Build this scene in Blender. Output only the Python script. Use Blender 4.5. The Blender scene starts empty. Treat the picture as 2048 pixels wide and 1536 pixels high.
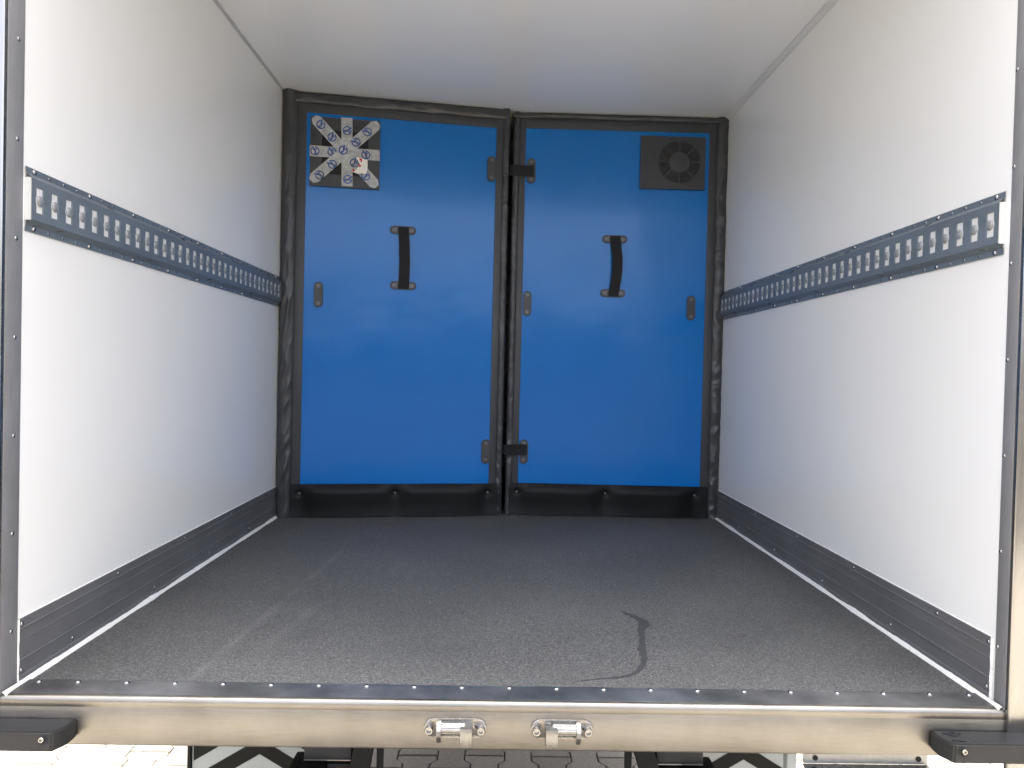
import bpy, bmesh, math, random
from mathutils import Vector, Matrix, noise
R = math.radians
random.seed(7)
scene = bpy.context.scene
COL = scene.collection

# ------------------------------------------------------------------ camera, sky, sun, exposure
YAW, PIT, ROL = .0203, .0158, .0239
fwd = Vector((math.sin(YAW)*math.cos(PIT), math.cos(YAW)*math.cos(PIT), -math.sin(PIT)))
rgt = Vector((math.cos(YAW), -math.sin(YAW), 0)); upv = rgt.cross(fwd)
r2 = math.cos(ROL)*rgt + math.sin(ROL)*upv; u2 = -math.sin(ROL)*rgt + math.cos(ROL)*upv
cam = bpy.data.cameras.new('camera'); camo = bpy.data.objects.new('camera', cam); COL.objects.link(camo)
camo.matrix_world = Matrix(((r2.x, u2.x, -fwd.x, -.0396), (r2.y, u2.y, -fwd.y, 0), (r2.z, u2.z, -fwd.z, 1.6393), (0, 0, 0, 1)))
cam.sensor_fit = 'HORIZONTAL'; cam.sensor_width = 36; cam.lens = 36*1400/2048
cam.clip_start = .02; cam.clip_end = 2000
scene.camera = camo

SUN_EL, SUN_AZ = R(68), R(8)
world = bpy.data.worlds.new('World'); scene.world = world; world.use_nodes = True
wn = world.node_tree.nodes; wl = world.node_tree.links
bg = wn['Background']; bg.inputs['Strength'].default_value = .15
sky = wn.new('ShaderNodeTexSky'); sky.sky_type = 'NISHITA'; sky.sun_disc = False
sky.sun_elevation = SUN_EL; sky.sun_rotation = SUN_AZ; sky.dust_density = 9.0; sky.ozone_density = .1; sky.air_density = .4
hz = wn.new('ShaderNodeHueSaturation'); hz.inputs['Saturation'].default_value = .5      # pale hazy summer sky
wl.new(sky.outputs[0], hz.inputs['Color']); wl.new(hz.outputs[0], bg.inputs['Color'])
sun = bpy.data.lights.new('sun', 'SUN'); suno = bpy.data.objects.new('sun', sun); COL.objects.link(suno)
sun.energy = 2.0; sun.angle = R(.5); sun.color = (1, .965, .90)
suno.rotation_euler = (-(math.pi/2 - SUN_EL), 0, -SUN_AZ)
scene.view_settings.view_transform = 'Standard'; scene.view_settings.look = 'None'
scene.view_settings.gamma = 1; scene.view_settings.exposure = 3.58
scene.cycles.max_bounces = 14; scene.cycles.diffuse_bounces = 8; scene.cycles.glossy_bounces = 5
scene.cycles.transparent_max_bounces = 12
scene.cycles.use_denoising = True
scene.cycles.caustics_reflective = False

# ------------------------------------------------------------------ materials
def mat(name, col, rough=.5, metal=0, spec=.5):
    m = bpy.data.materials.new(name); m.use_nodes = True
    b = m.node_tree.nodes['Principled BSDF']
    b.inputs['Base Color'].default_value = (*col, 1); b.inputs['Roughness'].default_value = rough
    b.inputs['Metallic'].default_value = metal; b.inputs['Specular IOR Level'].default_value = spec
    return m
def N(m, t, **k):
    n = m.node_tree.nodes.new(t)
    for a, v in k.items(): setattr(n, a, v)
    return n
def L(m, a, b): m.node_tree.links.new(a, b)
def B(m): return m.node_tree.nodes['Principled BSDF']
def coords(m, scale=(1, 1, 1), src='Object'):
    tc = N(m, 'ShaderNodeTexCoord'); mp = N(m, 'ShaderNodeMapping')
    mp.inputs['Scale'].default_value = scale; L(m, tc.outputs[src], mp.inputs[0]); return mp.outputs[0]
def noi(m, vec, scale, detail=2, rough=.5):
    n = N(m, 'ShaderNodeTexNoise'); n.inputs['Scale'].default_value = scale; n.inputs['Detail'].default_value = detail
    n.inputs['Roughness'].default_value = rough
    L(m, vec, n.inputs['Vector']); return n.outputs['Fac']
def ramp(m, fac, stops):
    r = N(m, 'ShaderNodeValToRGB'); e = r.color_ramp.elements
    while len(e) < len(stops): e.new(.5)
    for x, (p, c) in zip(e, stops):
        x.position = p; x.color = (*c, 1) if len(c) == 3 else c
    L(m, fac, r.inputs[0]); return r.outputs[0]
def g(v): return (v, v, v)
def mix(m, fac, a, b, mode='MIX'):
    x = N(m, 'ShaderNodeMix', data_type='RGBA', blend_type=mode)
    for s, v in ((0, fac), (6, a), (7, b)):
        if hasattr(v, 'links'): L(m, v, x.inputs[s])
        elif isinstance(v, (int, float)): x.inputs[s].default_value = v
        else: x.inputs[s].default_value = (*v, 1)
    return x.outputs[2]
def math_(m, op, a, b=None):
    x = N(m, 'ShaderNodeMath', operation=op)
    for i, v in enumerate((a, b)):
        if v is None: continue
        if hasattr(v, 'links'): L(m, v, x.inputs[i])
        else: x.inputs[i].default_value = v
    return x.outputs[0]
def maprange(m, v, a, b, c, d):
    x = N(m, 'ShaderNodeMapRange'); L(m, v, x.inputs[0])
    for i, k in enumerate((a, b, c, d)): x.inputs[i+1].default_value = k
    return x.outputs[0]
def bump(m, h, dist=.001, strength=1):
    b = N(m, 'ShaderNodeBump'); b.inputs['Distance'].default_value = dist; b.inputs['Strength'].default_value = strength
    L(m, h, b.inputs['Height']); L(m, b.outputs[0], B(m).inputs['Normal'])

def m_grp(name, col, rough):
    m = mat(name, col, rough)
    c = coords(m)
    big = noi(m, c, 1.3, 3); L(m, mix(m, maprange(m, big, 0, 1, 0, .12), (*col,), (col[0]*.7, col[1]*.7, col[2]*.68)), B(m).inputs['Base Color'])
    fine = noi(m, coords(m, (1, 1, .25)), 420, 2)
    bump(m, math_(m, 'ADD', math_(m, 'MULTIPLY', fine, .045), noi(m, c, 1.7, 0)), .0016)
    return m
M = {}
M['wall'] = m_grp('white_laminate', (.885, .885, .855), .17)
M['ceiling'] = m_grp('ceiling_laminate', (.885, .895, .89), .14)
M['outer'] = mat('white_outer_skin', (.78, .78, .76), .3)
def m_floor():
    m = mat('antislip_floor', (.12, .12, .12), .62, 0, .4)
    c = coords(m)
    sp = noi(m, c, 430, 3, .7); sp2 = noi(m, c, 205, 2, .6)
    s = math_(m, 'ADD', math_(m, 'MULTIPLY', sp, .6), math_(m, 'MULTIPLY', sp2, .4))
    base = ramp(m, s, [(.36, (.034, .034, .033)), (.5, (.092, .092, .088)), (.61, (.185, .184, .174)), (.70, (.40, .395, .37))])
    base = mix(m, 1, base, ramp(m, noi(m, c, 2.2, 4, .6), [(.3, g(.86)), (.7, g(1.12))]), 'MULTIPLY')
    # chalky drag scuffs: two straight streaks broken up by noise
    sx = N(m, 'ShaderNodeSeparateXYZ'); L(m, c, sx.inputs[0]); x, y = sx.outputs[0], sx.outputs[1]
    tot = None
    for (x0, y0, x1, y1, w, st) in ((-.615, 2.65, -.70, 1.53, .018, .24), (-.555, 1.97, -.60, 1.72, .022, .22), (-.51, 2.15, -.575, 1.95, .012, .14), (.75, 2.6, .35, 2.75, .006, .12), (-.9, 2.05, -.72, 2.06, .003, .4), (.45, 2.05, .60, 1.9, .004, .15)):
        ln = math.hypot(x1-x0, y1-y0); ux, uy = (x1-x0)/ln, (y1-y0)/ln
        dx = math_(m, 'SUBTRACT', x, x0); dy = math_(m, 'SUBTRACT', y, y0)
        al = math_(m, 'ADD', math_(m, 'MULTIPLY', dx, ux), math_(m, 'MULTIPLY', dy, uy))
        pe = math_(m, 'ABSOLUTE', math_(m, 'ADD', math_(m, 'MULTIPLY', dx, -uy), math_(m, 'MULTIPLY', dy, ux)))
        a = maprange(m, pe, 0, w, st, 0)
        b = math_(m, 'MULTIPLY', maprange(m, al, -.05, .06, 0, 1), maprange(m, al, ln-.06, ln+.05, 1, 0))
        a = math_(m, 'MULTIPLY', a, b); tot = a if tot is None else math_(m, 'ADD', tot, a)
    tot = math_(m, 'MULTIPLY', tot, maprange(m, noi(m, c, 300, 3, .7), .47, .66, 0, 1.9))
    tot = math_(m, 'MULTIPLY', tot, maprange(m, noi(m, c, 9, 2), .35, .6, .2, 1))
    base = mix(m, math_(m, 'MINIMUM', tot, .7), base, (.5, .49, .46))
    # crumbs of dust
    v = N(m, 'ShaderNodeTexVoronoi'); v.inputs['Scale'].default_value = 5.5; L(m, c, v.inputs['Vector'])
    cr = math_(m, 'LESS_THAN', v.outputs['Distance'], .012)
    base = mix(m, math_(m, 'MULTIPLY', cr, .7), base, (.6, .58, .52))
    L(m, base, B(m).inputs['Base Color']); bump(m, s, .0009, .7)
    return m
M['floor'] = m_floor()
M['stain'] = mat('wet_stain', (.05, .051, .052), .55, 0, .2)
_c = coords(M['stain']); L(M['stain'], ramp(M['stain'], noi(M['stain'], _c, 430, 3, .7), [(.4, g(.034)), (.6, g(.085)), (.72, g(.17))]), B(M['stain']).inputs['Base Color'])
def m_blue():
    m = mat('blue_board', (.0, .16, .53), .2, 0, .42)
    c = coords(m)
    L(m, mix(m, 1, (.0, .16, .53), ramp(m, noi(m, c, 2.5, 4), [(.1, g(.93)), (.9, g(1.05))]), 'MULTIPLY'), B(m).inputs['Base Color'])
    L(m, maprange(m, noi(m, c, 4, 3, .6), .0, 1, .12, .20), B(m).inputs['Roughness'])
    bump(m, math_(m, 'ADD', noi(m, c, 7, 2), math_(m, 'MULTIPLY', noi(m, c, 260, 2), .05)), .0012)
    return m
M['blue'] = m_blue()
def m_vinyl(name, v, rough):
    m = mat(name, (v*.93, v*.97, v*1.04), rough)
    c = coords(m); bump(m, math_(m, 'ADD', noi(m, c, 40, 4, .6), math_(m, 'MULTIPLY', noi(m, c, 500, 2), .15)), .0009)
    return m
M['vinyl'] = m_vinyl('black_vinyl', .05, .29)
M['band'] = m_vinyl('dark_grey_band', .055, .48)
M['skirt'] = m_vinyl('black_rubber_sheet', .004, .55); B(M['skirt']).inputs['Specular IOR Level'].default_value = .3
M['webbing'] = mat('black_webbing', (.012, .012, .014), .75)
_m = M['webbing']; _w = N(_m, 'ShaderNodeTexWave'); _w.inputs['Scale'].default_value = 160; L(_m, coords(_m, (1, 1, 1)), _w.inputs['Vector']); bump(_m, _w.outputs['Fac'], .0006)
M['plastic'] = m_vinyl('dark_plastic', .048, .42)
M['dark'] = mat('dark_recess', (.012, .012, .013), .7)
M['screw'] = mat('black_screw', (.16, .16, .16), .3, .6)
def m_steel(name, col, rough, sc=(1, 30, 30), stain=.25, patch=1.0):
    m = mat(name, col, rough, 1.0)
    c = coords(m); br = noi(m, coords(m, sc), 14, 5, .65); bl = noi(m, c, 5, 4, .6)
    f = mix(m, 1, ramp(m, br, [(.3, g(.88)), (.7, g(1.06))]), ramp(m, bl, [(.3, g(1-stain)), (.62, g(1.0))]), 'MULTIPLY')
    L(m, mix(m, 1, (*col,), f, 'MULTIPLY'), B(m).inputs['Base Color'])
    L(m, maprange(m, math_(m, 'ADD', br, math_(m, 'MULTIPLY', bl, patch)), .6, 1.4, rough-.08, rough+.1), B(m).inputs['Roughness'])
    bump(m, br, .0004, .5)
    return m
M['sill'] = m_steel('brushed_sill_steel', (.34, .32, .285), .36)
M['post'] = m_steel('brushed_post_steel', (.40, .392, .375), .2, (60, 60, .5), .08)
M['thresh'] = m_steel('worn_threshold_steel', (.42, .42, .415), .46, (.6, 60, 60), .6)
M['cast'] = m_steel('satin_cast_steel', (.36, .35, .33), .26, (4, 4, 4), .12)
M['bolt'] = mat('bright_bolt', (.36, .355, .34), .18, 1)
M['rivet'] = mat('bright_rivet', (.40, .40, .39), .16, 1)
M['zinc'] = m_steel('galvanised_plate', (.40, .41, .41), .38, (6, 6, 6), .3)
M['slotback'] = mat('pale_zinc_sheet', (.75, .75, .73), .35, .1)
M['dimple'] = mat('grey_zinc_dimple', (.30, .315, .32), .38, .3)
def m_rail():
    m = mat('blue_grey_rail_paint', (.16, .19, .215), .32, .2)
    c = coords(m, (1, .15, 1)); L(m, mix(m, 1, (.16, .19, .215), ramp(m, noi(m, c, 30, 4), [(.3, g(.88)), (.7, g(1.1))]), 'MULTIPLY'), B(m).inputs['Base Color'])
    return m
M['rail'] = m_rail()
def m_anod(name, v, rough, sc):
    col = (v, v*1.0, v*1.02); m = mat(name, col, rough, .2)
    br = noi(m, coords(m, sc), 30, 4); bl = noi(m, coords(m), 6, 4, .6)
    L(m, mix(m, 1, col, mix(m, 1, ramp(m, br, [(.3, g(.85)), (.7, g(1.1))]), ramp(m, bl, [(.3, g(.85)), (.7, g(1.05))]), 'MULTIPLY'), 'MULTIPLY'), B(m).inputs['Base Color'])
    return m
M['kick'] = m_anod('dark_anodised_kick_plate', .165, .4, (20, .4, 20))
M['strip'] = m_anod('grey_anodised_strip', .26, .45, (20, 20, .4))
M['sealant'] = mat('white_sealant', (.82, .81, .76), .5)
_m = M['sealant']; _c = coords(_m); L(_m, ramp(_m, noi(_m, _c, 60, 4, .7), [(.25, (.5, .48, .44)), (.42, (.82, .81, .76))]), B(_m).inputs['Base Color'])
M['seam'] = mat('grey_seam_sealant', (.5, .5, .49), .6)
M['trim'] = mat('white_trim', (.74, .74, .72), .3)
M['rubber'] = m_vinyl('black_rubber', .014, .5)
M['black'] = mat('black_steel', (.006, .006, .006), .55, 0, .25)
M['darkgrey'] = m_vinyl('dark_grey_steel', .03, .5)
M['white_board'] = mat('reflective_white', (.42, .45, .43), .5)
M['black_print'] = mat('black_print', (.008, .009, .008), .5, 0, .2)
M['ink'] = mat('blue_tape_ink', (.01, .075, .30), .5)
M['redink'] = mat('red_print', (.55, .03, .05), .5)
M['greyink'] = mat('grey_small_print', (.16, .17, .18), .6)
M['paper'] = mat('white_paper', (.86, .85, .80), .6)
def m_tape():
    m = mat('clear_packing_tape', (.76, .79, .79), .25)
    nt = m.node_tree; out = nt.nodes['Material Output']; tr = N(m, 'ShaderNodeBsdfTransparent'); mx = N(m, 'ShaderNodeMixShader')
    f = maprange(m, noi(m, coords(m), 45, 4, .6), .3, .7, .34, .54)
    L(m, f, mx.inputs[0]); L(m, tr.outputs[0], mx.inputs[1]); L(m, B(m).outputs[0], mx.inputs[2]); L(m, mx.outputs[0], out.inputs[0])
    return m
M['tape'] = m_tape()
def m_paver(name):
    m = mat(name, (.33, .27, .20), .85)
    oi = N(m, 'ShaderNodeObjectInfo'); c = coords(m, src='Generated') if False else N(m, 'ShaderNodeNewGeometry').outputs['Position']
    rnd = ramp(m, oi.outputs['Random'], [(0, (.10, .089, .072)), (.5, (.124, .112, .092)), (1, (.15, .136, .114))])
    L(m, mix(m, 1, rnd, ramp(m, noi(m, c, 70, 5, .7), [(.3, g(.75)), (.7, g(1.15))]), 'MULTIPLY'), B(m).inputs['Base Color'])
    bump(m, noi(m, c, 260, 3, .7), .002)
    return m
M['paver'] = m_paver('beige_paver')
M['ground'] = mat('asphalt_ground', (.045, .043, .04), .95, 0, 0)
_m = M['ground']; L(_m, ramp(_m, noi(_m, coords(_m), 3, 6, .7), [(.3, (.028, .027, .025)), (.7, (.042, .040, .037))]), B(_m).inputs['Base Color'])
M['tyre'] = mat('tyre_rubber', (.02, .02, .02), .7)

# ------------------------------------------------------------------ object helpers
LOC = {}
def T(name, label, cat, loc=(0, 0, 0), group=None, rz=0):
    o = bpy.data.objects.new(name, None); COL.objects.link(o); o.empty_display_size = .1
    o.location = loc; o.rotation_euler = (0, 0, rz); o['label'] = label; o['category'] = cat
    if group: o['group'] = group
    LOC[o.name] = Vector(loc); return o
def P(name, bm, m, parent=None, label=None, local=False, smooth=True, ang=35, recalc=True):
    if parent is not None and not local:
        p, off = parent, Vector()
        while p is not None: off += LOC.get(p.name, Vector()); p = p.parent
        bmesh.ops.translate(bm, vec=-off, verts=bm.verts)
    if recalc: bmesh.ops.recalc_face_normals(bm, faces=bm.faces)
    me = bpy.data.meshes.new(name); bm.to_mesh(me); bm.free()
    if smooth:
        me.polygons.foreach_set('use_smooth', [True]*len(me.polygons)); me.set_sharp_from_angle(angle=R(ang))
    me.materials.append(M[m]); o = bpy.data.objects.new(name, me); COL.objects.link(o)
    if parent is not None: o.parent = parent
    if label: o['label'] = label
    LOC[o.name] = Vector(); return o
def I(name, src, loc, parent, rot=None, scale=None):            # another piece sharing src's mesh; loc in the parent's frame
    o = bpy.data.objects.new(name, src); COL.objects.link(o); o.parent = parent; o.location = loc
    if rot is not None: o.rotation_euler = rot
    if scale: o.scale = (scale,)*3
    return o
def S(o, kind='structure'): o['kind'] = kind; return o
def tag(o, label, cat, group=None):
    o['label'] = label; o['category'] = cat
    if group: o['group'] = group
    return o
def box(bm, a, b, bev=0, seg=2, mtx=None):
    c = [(a[i]+b[i])/2 for i in range(3)]; s = [abs(b[i]-a[i]) for i in range(3)]
    r = bmesh.ops.create_cube(bm, size=1, matrix=Matrix.Translation(c) @ Matrix.Diagonal((*s, 1)))
    vs = r['verts']
    if bev:
        es = list({e for v in vs for e in v.link_edges})
        q = bmesh.ops.bevel(bm, geom=es, offset=bev, segments=seg, profile=.5, affect='EDGES')
        vs = list({v for f in q['faces'] for v in f.verts} | {v for v in vs if v.is_valid})
    if mtx is not None: bmesh.ops.transform(bm, matrix=mtx, verts=vs)
    return bm
def NB(): return bmesh.new()
def prism(bm, pts, vec):                                         # polygon pts (3D) swept along vec
    vec = Vector(vec); a = [bm.verts.new(p) for p in pts]; b = [bm.verts.new(Vector(p)+vec) for p in pts]
    bm.faces.new(a); bm.faces.new(b[::-1]); n = len(a)
    for i in range(n): bm.faces.new((a[i], b[i], b[(i+1) % n], a[(i+1) % n]))
    return bm
def sheet(bm, prof, vec, n=1):                                    # open profile swept along vec
    vec = Vector(vec); rows = [[bm.verts.new(Vector(p)+vec*(i/n)) for p in prof] for i in range(n+1)]
    for i in range(n):
        for j in range(len(prof)-1): bm.faces.new((rows[i][j], rows[i][j+1], rows[i+1][j+1], rows[i+1][j]))
    return bm
def lathe(bm, prof, axis='y', at=(0, 0, 0), seg=14):              # prof: (radius, height) along axis
    rows = []
    for r, h in prof:
        if r <= 1e-6: rows.append([bm.verts.new((0, 0, h))]); continue
        rows.append([bm.verts.new((r*math.cos(2*math.pi*k/seg), r*math.sin(2*math.pi*k/seg), h)) for k in range(seg)])
    vs = [v for w in rows for v in w]
    for a, b in zip(rows, rows[1:]):
        for k in range(seg):
            k2 = (k+1) % seg
            f = [a[k % len(a)], a[k2 % len(a)], b[k2 % len(b)], b[k % len(b)]]
            f = list(dict.fromkeys(f))
            if len(f) > 2: bm.faces.new(f)
    m = {'z': Matrix.Identity(4), '-y': Matrix.Rotation(R(90), 4, 'X'), 'y': Matrix.Rotation(R(-90), 4, 'X'),
         'x': Matrix.Rotation(R(90), 4, 'Y'), '-x': Matrix.Rotation(R(-90), 4, 'Y')}[axis]
    bmesh.ops.transform(bm, matrix=Matrix.Translation(at) @ m, verts=vs)
    return bm
def stadium(w, h, n=7):                                          # outline centred at 0, long side first
    r = min(w, h)/2; pts = []
    if w >= h: cs = ((w/2-r, 0, -90), (-w/2+r, 0, 90))
    else: cs = ((0, h/2-r, 0), (0, -h/2+r, 180))
    for cx, cy, a0 in cs:
        for k in range(n+1):
            a = R(a0+180*k/n); pts.append((cx+r*math.cos(a), cy+r*math.sin(a)))
    return pts
def plate(bm, outline, to3, t, bev=.001):                        # outline (2D) -> slab with softened front edge; to3(u,v,d), d towards the viewer
    n = len(outline); cx = sum(p[0] for p in outline)/n; cy = sum(p[1] for p in outline)/n
    def ins(p, e):
        L_ = math.hypot(p[0]-cx, p[1]-cy); return (p[0]-(p[0]-cx)/L_*e, p[1]-(p[1]-cy)/L_*e)
    r0 = [bm.verts.new(to3(*p, 0)) for p in outline]; r1 = [bm.verts.new(to3(*p, t-bev)) for p in outline]
    r2_ = [bm.verts.new(to3(*ins(p, bev), t)) for p in outline]
    for a, b in ((r0, r1), (r1, r2_)):
        for i in range(n): bm.faces.new((a[i], a[(i+1) % n], b[(i+1) % n], b[i]))
    bm.faces.new(r2_); return bm
def rivet_mesh(name, r, h, m):
    bm = NB(); prof = [(r*1.0, 0), (r*.97, h*.35), (r*.78, h*.72), (r*.42, h*.95), (0, h)]
    lathe(bm, prof, 'z', seg=12); bmesh.ops.recalc_face_normals(bm, faces=bm.faces)
    me = bpy.data.meshes.new(name); bm.to_mesh(me); bm.free(); me.polygons.foreach_set('use_smooth', [True]*len(me.polygons)); me.materials.append(M[m]); return me
RV = rivet_mesh('rivet', .0046, .0028, 'rivet'); RV_BIG = rivet_mesh('rivet', .0058, .0042, 'rivet')
RV_BLK = rivet_mesh('rivet', .0062, .0035, 'screw'); EYE = rivet_mesh('eyelet', .0034, .0014, 'rivet')
DIMPLE = rivet_mesh('dimple', .0118, .0048, 'dimple')
IN = {-1: (0, R(90), 0), 1: (0, R(-90), 0)}                        # dome pointing into the box from the left / right wall

# ------------------------------------------------------------------ cargo box shell (setting)
ZF, ZC, XW, YR, YF = .95, 2.9034, 1.05, 1.47, 5.2
o = S(P('floor', box(NB(), (-XW-.06, 1.456, .86), (XW+.06, YF, ZF)), 'floor')); o['label'] = 'speckled dark grey anti slip cargo floor'
o = S(P('ceiling', box(NB(), (-XW-.06, 1.44, ZC), (XW+.06, YF, ZC+.08)), 'ceiling')); o['label'] = 'glossy white ceiling of the cargo box'
for s in (-1, 1):
    o = S(P('wall', box(NB(), (s*XW, YR, .861), (s*(XW+.0595), YF-.001, ZC-.0005)), 'wall'))
    o['label'] = 'glossy white cargo wall on the left' if s < 0 else 'glossy white cargo wall on the right'
S(P('front_wall', box(NB(), (-XW+.001, YF-.06, ZF+.001), (XW-.001, YF-.002, ZC-.001)), 'wall'))

# ceiling seams
bm = NB(); n = 150; rows = []
for i in range(n+1):
    y = 1.475 + (3.30-1.475)*i/n; w = .0035+.0030*noise.noise((y*14, 2, 0)); d = .0025+.002*noise.noise((y*40, 0, 5))
    rows.append([bm.verts.new((-XW+.0003, y, ZC-.006-w)), bm.verts.new((-XW+d, y, ZC-.005)), bm.verts.new((-XW+.006+w, y, ZC-.0004))])
for a, b in zip(rows, rows[1:]):
    for j in range(2): bm.faces.new((a[j], a[j+1], b[j+1], b[j]))
tag(P('ceiling_sealant_bead', bm, 'seam'), 'thin ragged grey sealant bead where ceiling meets the left wall', 'sealant')
bm = NB(); w = .021
pr = [(XW-.0005, ZC-w*.7), (XW-.004, ZC-w*.7), (XW-.006, ZC-w*.62), (XW-w*.62, ZC-.006), (XW-w, ZC-.004), (XW-w, ZC-.0005)]
sheet(bm, [(x, 1.475, z) for x, z in pr], (0, 1.91, 0))
tag(P('ceiling_corner_trim', bm, 'trim', ang=20), 'white corner trim strip where ceiling meets the right wall', 'trim strip')

# ------------------------------------------------------------------ lashing rails
def slot_r(t):
    c, s_ = abs(math.cos(t)), abs(math.sin(t))
    r = min(.0118/max(c, 1e-6), .0275/max(s_, 1e-6)); return max(r, .0142)
def make_rail(s, y0, n, pitch, ztop, yend, label):
    t = T('lashing_rail', label, 'lashing rail', (s*XW, y0, ztop-.068), 'lashing rails along the side walls')
    D = lambda d: s*(XW-d)
    ya, yb = y0-pitch/2, y0-pitch/2+n*pitch; dF = .0165; thick = .0022
    zf1, zf0 = ztop-.025, ztop-.111; zc = (zf1+zf0)/2; hz = (zf1-zf0)/2; hy = pitch/2
    bm = NB()
    up = [(.0006, ztop), (.003, ztop), (.0032, ztop-.013), (dF-.001, ztop-.0235), (dF, zf1)]
    lo = [(dF, zf0), (dF-.001, zf0-.0015), (.0032, ztop-.123), (.003, ztop-.136), (.0006, ztop-.136)]
    for pr in (up, lo): sheet(bm, [(D(d), ya, z) for d, z in pr], (0, yb-ya, 0))
    ca = math.atan2(hz, hy); sa = math.atan2(.0275, .0118)
    angs = sorted({round(a % (2*math.pi), 5) for a in [2*math.pi*k/28 for k in range(28)] + [ca, math.pi-ca, -ca, math.pi+ca, sa, math.pi-sa, -sa, math.pi+sa]})
    m_ = len(angs)
    for k in range(n):
        yc = y0+k*pitch; ro, ri, rl, rk = [], [], [], []
        for a in angs:
            c, q = math.cos(a), math.sin(a); R_ = min(hy/max(abs(c), 1e-6), hz/max(abs(q), 1e-6)); r = slot_r(a)
            ro.append(bm.verts.new((D(dF), yc+R_*c, zc+R_*q))); ri.append(bm.verts.new((D(dF), yc+r*c, zc+r*q)))
            rl.append(bm.verts.new((D(dF-.0008), yc+(r-.0007)*c, zc+(r-.0007)*q))); rk.append(bm.verts.new((D(dF-.0029), yc+(r-.0007)*c, zc+(r-.0007)*q)))
        for i in range(m_):
            j = (i+1) % m_
            for a, b in ((ro, ri), (ri, rl), (rl, rk)): bm.faces.new((a[i], a[j], b[j], b[i]))
    bmesh.ops.remove_doubles(bm, verts=bm.verts, dist=1e-5)
    pr_o = P('rail_profile', bm, 'rail', t, ang=30)
    bm = NB(); box(bm, (D(.0008), ya+.001, zf0-.002), (D(.0138), yb-.001, zf1+.002))
    P('backing_sheet', bm, 'slotback', t)
    Lp = LOC[t.name]
    for k in range(n): I('dimple', DIMPLE, Vector((D(.0137), y0+k*pitch+.004, zc))-Lp, t, IN[s])   # pressed dimple seen through each slot
    for k in range(n):
        for z in (ztop-.0075, ztop-.1285):
            big = k % 4 == 0
            I('rivet' if big else 'eyelet', RV_BIG if big else EYE, Vector((D(.0031), y0+k*pitch, z))-Lp, t, IN[s])
    bm = NB(); box(bm, (-.0105, -.0022, -.0012), (.0105, .0022, .0022), .001, 1); me = bpy.data.meshes.new('tab'); bm.to_mesh(me); bm.free(); me.materials.append(M['rivet'])
    off = .076 if s < 0 else .0255
    for j in range(9):                                                # oblique pressed tabs on the folds
        y = y0+off+.2055*j
        if y > yb-.05: break
        z = ztop-.1165 if j % 2 == 0 else ztop-.0185
        ob = I('tab', me, Vector((D(.0098), y, z))-Lp, t)
        nrm = Vector((-s*.62, 0, -.78 if j % 2 == 0 else .78)).normalized()
        along = Vector((0, .8, .55 if j % 2 == 0 else -.55)); along = (along-nrm*along.dot(nrm)).normalized(); third = nrm.cross(along)
        ob.rotation_euler = Matrix((along, third, nrm)).transposed().to_euler()
    return t
make_rail(-1, 1.5326, 35, .0513, 2.0525, 3.3, 'slotted blue grey lashing rail on the left wall')
make_rail(1, 1.5232, 38, .0511, 2.0575, 3.45, 'slotted blue grey lashing rail on the right wall')

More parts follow.
